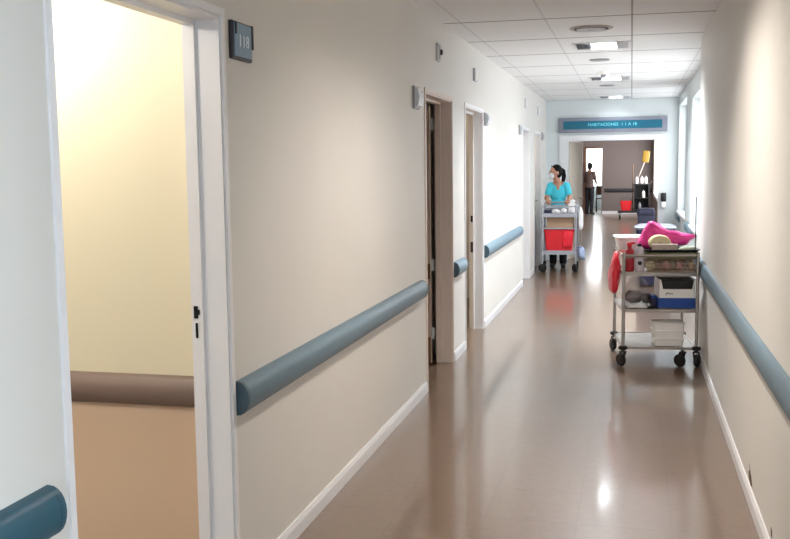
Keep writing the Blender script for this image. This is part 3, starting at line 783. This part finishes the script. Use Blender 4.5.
bm = B(); tube(bm, [(0, 0, .96), (0, D2, .96), (W2, D2, .96), (W2, 0, .96), (0, 0, .96)], .008, 8); obj('guard_rail', bm, 'steel_pale', t, 'auto')
bm = B(); tube(bm, [(0, D2, .985), (0, D2+.07, 1.0), (.03, D2+.085, 1.0), (W2-.03, D2+.085, 1.0), (W2, D2+.07, 1.0), (W2, D2, .985)], .011, 10); obj('handle', bm, 'steel_pale', t, 'auto')
caster(t, .03, 0, .125, 1.25, 'black', .062); caster(t, W2-.0, 0, .125, .6, 'black', .062); caster(t, 0, D2, .125, .4, 'black', .055); caster(t, W2, D2, .125, .2, 'black', .055)
t = on2('red_tub', 'red lidded plastic tub on the low shelf of the nurse trolley', 'tub', W2/2-.005, .15, .317)
bm = B(); loft(bm, [rr_ring(.185, .12, 0, .03), rr_ring(.212, .14, .29, .03)]); obj('tub_body', bm, 'red', t, 'auto')
bm = B(); loft(bm, [rr_ring(.218, .148, .278, .03), rr_ring(.222, .15, .30, .03), rr_ring(.21, .142, .308, .03)]); obj('lid', bm, 'red', t, 'auto')
bm = B(); lump(bm, [(-.075, -.23), (.06, -.22), (.08, -.02), (.06, .015), (-.02, .02), (-.075, -.01)], .03, 0, .008, 25, 4); 
for v in bm.verts: v.co += Vector((.128, -.152, .278))
obj('liner_bag', bm, 'red_bag', t, True, label='red bag folded over the tub edge')
t = on2('card_box', 'brown cardboard box on the upper shelf between nurse trolley posts', 'box', W2/2+.005, .2, .645)
bm = B(); box(bm, -.19, .19, -.12, .12, 0, .19, .003); obj('box_body', bm, 'card', t); bm = B(); box(bm, -.025, .025, -.1215, .1215, .185, .1915); obj('tape', bm, 'tan', t)
# on top
def sitem(name, lb, cat, x, y, fn, m, grp=None, part=None):
    o = None
    bm = B(); fn(bm); o = obj(name, bm, m, None, 'auto'); o.location = (G2[0]+x, G2[1]+y, .8605); tag(o, lb, cat, grp); return o
sitem('instrument_case', 'dark navy case at the left front of the nurse trolley top', 'case', .075, .08, lambda b: (box(b, -.05, .05, -.05, .05, 0, .05, .006), box(b, -.051, .051, -.051, .051, .034, .038), box(b, -.012, .012, -.056, -.05, .025, .04)), 'navy')
sitem('gauze_pack', 'white gauze pack beside the navy case on the nurse trolley', 'pack', .19, .07, lambda b: lump(b, [(-.06, 0), (.06, 0), (.065, .04), (.0, .062), (-.06, .045)], .09, 0, .004, 30, 2), 'paper', 'white packs on the nurse trolley')
sitem('gauze_pack', 'white gauze pack at the middle of the nurse trolley top, right of another', 'pack', .30, .09, lambda b: lump(b, [(-.045, 0), (.045, 0), (.05, .05), (.0, .075), (-.04, .05)], .09, 0, .004, 30, 6), 'paper', 'white packs on the nurse trolley')
sitem('gauze_pack', 'white gauze pack at the right end of the nurse trolley top', 'pack', .41, .10, lambda b: lump(b, [(-.05, 0), (.05, 0), (.05, .06), (.02, .09), (-.04, .06)], .1, 0, .004, 30, 7), 'paper', 'white packs on the nurse trolley')
sitem('steel_tray', 'steel instrument tray across the back of the nurse trolley top', 'tray', .2, .30, lambda b: loft(b, [rr_ring(.15, .08, 0, .02), rr_ring(.17, .1, .07, .02), rr_ring(.165, .095, .07, .02), rr_ring(.147, .077, .003, .02)]), 'steel_pale')
def gl(b): box(b, -.05, .05, -.06, .06, 0, .13, .004)
o = sitem('glove_box', 'white tissue box standing at the back right of the nurse trolley', 'box', .41, .30, gl, 'white_plastic')
bm = B(); lump(bm, [(-.03, 0), (.03, 0), (.05, .05), (.0, .075), (-.03, .05)], .04, 0, .008, 40, 2)
for v in bm.verts: v.co.z += .126
obj('tissue', bm, 'paper', o, True)
t = on2('white_bag', 'white plastic bag hanging on the right side of the nurse trolley', 'bag', W2+.055, .2, .60)
bm = B(); lump(bm, [(-.13, .02), (-.06, 0), (.08, .0), (.14, .03), (.12, .22), (.05, .34), (-.05, .35), (-.11, .22)], .085, 0, .01, 16, 11, 44)
for v in bm.verts: v.co = Vector((v.co.y, v.co.x, v.co.z))
obj('bag_body', bm, 'paper', t, True)
bm = B(); tube(bm, [(0, .03, .33), (-.03, .03, .366), (-.055, .03, .372), (-.068, .03, .355)], .005, 8); obj('handle', bm, 'paper', t, True)
t = on2('blue_bag', 'pale blue plastic bundle low on the right side of the nurse trolley', 'bundle', W2+.045, .2, .30)
bm = B(); lump(bm, [(-.03, -.02), (.0, -.13), (.06, -.15), (.085, -.1), (.07, .04), (.03, .07), (-.03, .05)], .2, 0, .012, 18, 12, 44); obj('wrap', bm, 'sky_bag', t, True)
bm = B(); tube(bm, [(-.04, -.19, .06), (.0, -.14, .055), (.03, -.06, .05)], .006, 8); obj('tie', bm, 'blue', t, True)

# ------------------------------------------------------------------ people
def head(bm, c, yaw, k=1.0):
    """skull, jaw, nose, lips, ears; face looks along -y turned by yaw"""
    Rm = Matrix.Rotation(yaw, 3, 'Z')
    def P(x, y, z): return Vector(c)+Rm @ Vector((x*k, y*k, z*k))
    ellip(bm, P(0, .012, .02), (.074*k, .092*k, .098*k), (0, 0, yaw))
    ellip(bm, P(0, -.022, -.045), (.058*k, .068*k, .068*k), (0, 0, yaw))
    cap(bm, P(0, -.084, .012), P(0, -.102, -.022), .009*k, .014*k)
    cap(bm, P(-.016, -.084, -.056), P(.016, -.084, -.056), .008*k, .008*k)
    cap(bm, P(-.012, -.076, -.092), P(.012, -.076, -.092), .014*k, .014*k)
    for s in (-1, 1):
        ellip(bm, P(s*.078, .014, -.012), (.010*k, .02*k, .032*k), (0, 0, yaw))
        cap(bm, P(s*.014, -.082, .026), P(s*.042, -.074, .028), .008*k, .008*k)
    return P
def hand(bm, w, f, d, s):
    """palm and five fingers curled around a bar; f forward, d curl direction, s thumb side"""
    w, f, d, s = Vector(w), Vector(f).normalized(), Vector(d).normalized(), Vector(s).normalized()
    pc = w+f*.045
    for q in (-.022, -.007, .008, .022): cap(bm, w+f*.012+s*q*.6, w+f*.085+s*q, .013, .0105)
    for q, L in ((.027, .9), (.009, 1.0), (-.010, .93), (-.027, .72)):
        a = w+f*.085+s*q; b = a+(f*.030+d*.014)*L; c = b+(d*.030-f*.004)*L; e = c+(d*.010-f*.020)*L
        chain(bm, [a, b, c, e], [.0095, .009, .0082, .007])
    a = w+f*.03+s*.026; b = a+s*.022+f*.018+d*.02; c = b+f*.02+d*.022-s*.006
    chain(bm, [a, b, c], [.0125, .0105, .0085])
def person(name, label, loc, rz, H, armL, armR, yaw, looks, long_hair=False, mask=False, stance=.085, sleeve=.55, lean=0, wf=1.0):
    """armL / armR = shoulder, elbow, wrist, forward, curl, thumb side (local metres)"""
    k = H/1.6
    t = thing(name, label, 'person', loc, rz)
    hc = Vector((lean, -.02, 1.495*k-.005))
    skin, top, leg = looks
    bm = B(); P = head(bm, hc, yaw, k*.97)
    chain(bm, [(0, .02, 1.27*k), (lean*.7, .005, 1.42*k)], [.058*k, .05*k])
    ellip(bm, (0, .01, 1.16*k), (.135*k*wf, .088*k, .17*k)); ellip(bm, (0, .01, .98*k), (.12*k*wf, .085*k, .14*k)); ellip(bm, (0, .015, .87*k), (.145*k*wf, .098*k, .11*k))
    cap(bm, (0, -.034*k, 1.30*k), (0, -.074*k, 1.235*k), .044*k, .018*k)
    for s, A in ((-1, armR), (1, armL)):
        cap(bm, (s*.05*k, .01, 1.30*k), A[0], .05*k, .046*k)
        chain(bm, [A[0], A[1], A[2]], [.046*k, .036*k, .026*k]); hand(bm, *A[2:])
        x = s*stance
        chain(bm, [(s*.075*k, .015, .84*k), (x, .0, .46*k), (x, .025, .09)], [.078*k, .054*k, .04*k])
    body = fused('body', bm, .0055, skin, t)
    # clothes
    bm = B()
    ellip(bm, (0, .01, 1.16*k), (.146*k*wf, .099*k, .178*k)); ellip(bm, (0, .01, .99*k), (.138*k*wf, .1*k, .17*k)); ellip(bm, (0, .015, .87*k), (.157*k*wf, .112*k, .10*k))
    for s, A in ((-1, armR), (1, armL)):
        sh = Vector(A[0]); el = Vector(A[1]); wr = Vector(A[2])
        cap(bm, (s*.062*k, .012, 1.292*k), sh, .05*k, .058*k)
        if sleeve <= 1: cap(bm, sh, sh.lerp(el, sleeve), .057*k, .056*k)
        else: chain(bm, [sh, el, el.lerp(wr, sleeve-1)], [.057*k, .046*k, .036*k])
    fused('shirt', bm, .007, top, t)
    bm = B(); ellip(bm, (0, .015, .84*k), (.15*k, .106*k, .10*k))
    for s in (-1, 1): chain(bm, [(s*.075*k, .015, .82*k), (s*stance, .0, .46*k), (s*stance, .025, .085)], [.088*k, .068*k, .058*k])
    fused('trousers', bm, .008, leg, t)
    for s in (-1, 1):
        bm = B(); chain(bm, [(s*stance, .045, .042), (s*(stance+.008), -.06, .034), (s*(stance+.012), -.115, .03)], [.042, .04, .03])
        for v in bm.verts: v.co.z = max(v.co.z, 0.0)
        obj('shoe', bm, 'black', t, True)
    kk = k*.97; Rz = yaw
    bm = B()
    for s in (-1, 1): ellip(bm, P(s*.03, -.078, .006), (.011*kk, .008*kk, .007*kk), (0, 0, Rz), 10, 8)
    obj('eyes', bm, 'eye', t, True)
    bm = B(); cap(bm, P(-.015, -.0905, -.056), P(.015, -.0905, -.056), .003, .003); obj('mouth', bm, 'lips', t, True)
    bm = B()
    ellip(bm, P(0, .028, .040), (.082*kk, .090*kk, .093*kk), (0, 0, Rz)); ellip(bm, P(0, .05, -.01), (.074*kk, .066*kk, .085*kk), (0, 0, Rz))
    for s in (-1, 1): cap(bm, P(s*.03, -.042, .098), P(s*.072, .0, .045), .014*kk, .016*kk)
    if long_hair:
        chain(bm, [P(0, .11, .05), P(0, .145, .02), P(0, .155, -.06), P(0, .14, -.15), P(0, .13, -.20)], [.03*kk, .034*kk, .036*kk, .028*kk, .010*kk])
    hr = fused('hair', bm, .007, 'hair', t, 3)
    if mask:
        bm = B(); ellip(bm, P(0, -.058, -.050), (.058*kk, .054*kk, .056*kk), (0, 0, Rz), 18, 12)
        mk = obj('face_mask', bm, 'mask', t, True)
        bm = B()
        for s in (-1, 1): tube(bm, [P(s*.05, -.06, -.03), P(s*.078, -.02, -.008), P(s*.086, .025, .008)], .002, 6)
        obj('ear_loop', bm, 'mask', mk, True)
    return t
px, py = -1.075, 14.80
bar = G2[1]+D2+.085-py
k = 1.555/1.6
person('person', 'person in a turquoise short sleeved top and white face mask, pushing the far trolley', (px, py, 0), 0, 1.555,
       ((.122*k, .01, 1.285*k), (.175, -.03, 1.06), (.16, bar+.075, 1.035), (-.12, -1, -.12), (0, -.15, -1), (-1, 0, -.1)),
       ((-.122*k, .01, 1.285*k), (-.175, -.03, 1.06), (-.15, bar+.075, 1.035), (.12, -1, -.12), (0, -.15, -1), (1, 0, -.1)),
       math.radians(-62), ('skin', 'scrub', 'trouser'), True, True, .075, .6, -.05, .88)
k = 1.62/1.6
person('person', 'person in a dark sweater and trousers seen from behind in the bright end doorway', (-1.27, 30.95, 0), PI-.5, 1.62,
       ((.155*k, .01, 1.29*k), (.19, -.03, 1.05), (.12, -.2, 1.0), (-.7, -.7, 0), (0, -.2, -1), (0, 0, 1)),
       ((-.155*k, .01, 1.29*k), (-.19, -.03, 1.05), (-.12, -.2, .97), (.7, -.7, 0), (0, -.2, -1), (0, 0, 1)),
       .25, ('skin_dark', 'sweater', 'trouser'), False, False, .08, 1.9)

# ------------------------------------------------------------------ cleaning gear in the far hall
CY = 28.0
t = thing('cleaning_trolley', 'black cleaning trolley with a low front deck in the dim hall', 'trolley', (.0, CY, 0))
bm = B(); box(bm, -.36, .50, -.2, .25, .20, .26, .01); obj('deck', bm, 'black', t)
bm = B()
for (a, b, c, d, z0, z1) in ((.08, .50, -.2, .25, .26, .29), (.08, .11, -.2, .25, .29, .98), (.47, .50, -.2, .25, .29, .98), (.08, .50, .22, .25, .29, .98), (.08, .50, -.2, .25, .60, .625), (.06, .52, -.22, .27, .98, 1.02)): box(bm, a, b, c, d, z0, z1)
obj('cabinet', bm, 'black', t)
bm = B(); tube(bm, [(.5, .2, 1.02), (.56, .2, 1.08), (.56, -.15, 1.08), (.5, -.15, 1.02)], .014, 8); obj('handle', bm, 'dark_metal', t, True)
for x in (-.3, .44):
    for y in (-.14, .19): caster(t, x, y, .2, .2, 'black', .06)
t = thing('bucket', 'red bucket on the low front deck of the cleaning trolley', 'bucket', (-.135, CY, .26))
bm = B(); loft(bm, [rr_ring(.13, .11, 0, .04), rr_ring(.165, .14, .27, .04), rr_ring(.157, .132, .27, .04), rr_ring(.125, .105, .01, .04)]); obj('bucket_body', bm, 'red', t, 'auto')
bm = B(); tube(bm, [(-.165, 0, .25), (-.12, -.06, .34), (0, -.08, .37), (.12, -.06, .34), (.165, 0, .25)], .006, 8); obj('handle', bm, 'dark_metal', t, True)
t = thing('mop', 'mop with a tall dark pole standing at the left of the black cabinet', 'mop', (.045, CY-.02, .26))
bm = B(); tube(bm, [(0, 0, .1), (0, 0, 1.31)], .013, 8); obj('pole', bm, 'wood', t, True)
bm = B(); lathe(bm, [(.012, .12), (.026, .08), (.03, .03), (.032, 0)], seg=14); obj('mop_head', bm, 'grey_cloth', t, True)
t = thing('broom', 'yellow headed broom leaning upside down out of the black cabinet', 'broom', (.20, CY+.1, 1.02))
bm = B(); tube(bm, [(-.06, 0, .02), (.17, 0, .62)], .012, 8); obj('handle', bm, 'beige', t, True)
bm = B(); box(bm, -.09, .1, -.03, .03, .60, .92, .02, Matrix.Translation((.10, 0, 0)) @ Matrix.Rotation(.12, 4, 'Y')); obj('broom_head', bm, 'yellow', t, 'auto')
for i, (x, z, lb) in enumerate(((.15, 1.02, 'leftmost white bottle on the black cabinet top'), (.29, 1.02, 'middle white bottle on the black cabinet top'), (.40, 1.02, 'rightmost white bottle on the black cabinet top'), (.34, .625, 'white bottle on the inner shelf of the black cabinet'), (.24, .29, 'pale bottle at the bottom of the black cabinet'))):
    t = thing('cleaning_bottle', lb, 'bottle', (x, CY-.12, z), 0, 'bottles on the cleaning trolley')
    bm = B(); lathe(bm, [(.038, 0), (.042, .01), (.042, .14), (.03, .17), (.014, .185)], seg=14); obj('bottle_body', bm, 'paper' if i != 4 else 'grey_plastic', t, 'auto')
    bm = B(); lathe(bm, [(.016, .184), (.016, .21), (.01, .215)], seg=12); obj('cap', bm, 'grey_plastic', t, 'auto')
t = thing('chair', 'small dark chair beside the bright end doorway', 'chair', (-.985, 32.9, 0))
bm = B(); box(bm, -.16, .16, -.18, .18, .42, .46, .01); obj('seat', bm, 'wood', t)
bm = B(); box(bm, -.16, .16, .15, .18, .55, .86, .01); obj('backrest', bm, 'wood', t)
for x in (-.14, .14):
    for y in (-.16, .165): bm = B(); tube(bm, [(x, y, 0), (x, y, .56 if y > 0 else .42)], .016, 8); obj('leg', bm, 'dark_metal', t, True)
# ------------------------------------------------------------------ camera
def look():
    yaw, pit, ro = 0.241878, 0.106153, -0.0121083
    cy, sy, cp, sp, cr, sr = math.cos(yaw), math.sin(yaw), math.cos(pit), math.sin(pit), math.cos(ro), math.sin(ro)
    Bm = Matrix(((1, 0, 0), (0, 0, -1), (0, 1, 0))); Rz = Matrix(((cy, sy, 0), (-sy, cy, 0), (0, 0, 1)))
    Rx = Matrix(((1, 0, 0), (0, cp, -sp), (0, sp, cp))); Rr = Matrix(((cr, -sr, 0), (sr, cr, 0), (0, 0, 1)))
    R = Rr @ Rx @ Bm @ Rz
    return Matrix((R[0], -R[1], -R[2])).transposed().to_4x4()
cd = bpy.data.cameras.new('camera'); cam = bpy.data.objects.new('camera', cd); C.objects.link(cam)
cam.matrix_world = Matrix.Translation((0, 0, 1.554)) @ look()
cd.sensor_width = 36; cd.lens = 958.1*36/790; cd.clip_start = .05; cd.clip_end = 100
sc.camera = cam
w = bpy.data.worlds.new('world'); sc.world = w; w.use_nodes = True
w.node_tree.nodes['Background'].inputs[0].default_value = (.75, .85, 1, 1)
w.node_tree.nodes['Background'].inputs[1].default_value = .3
sc.view_settings.view_transform = 'Standard'; sc.view_settings.look = 'None'
sc.view_settings.exposure = .3; sc.view_settings.gamma = 1; sc.view_settings.use_curve_mapping = False
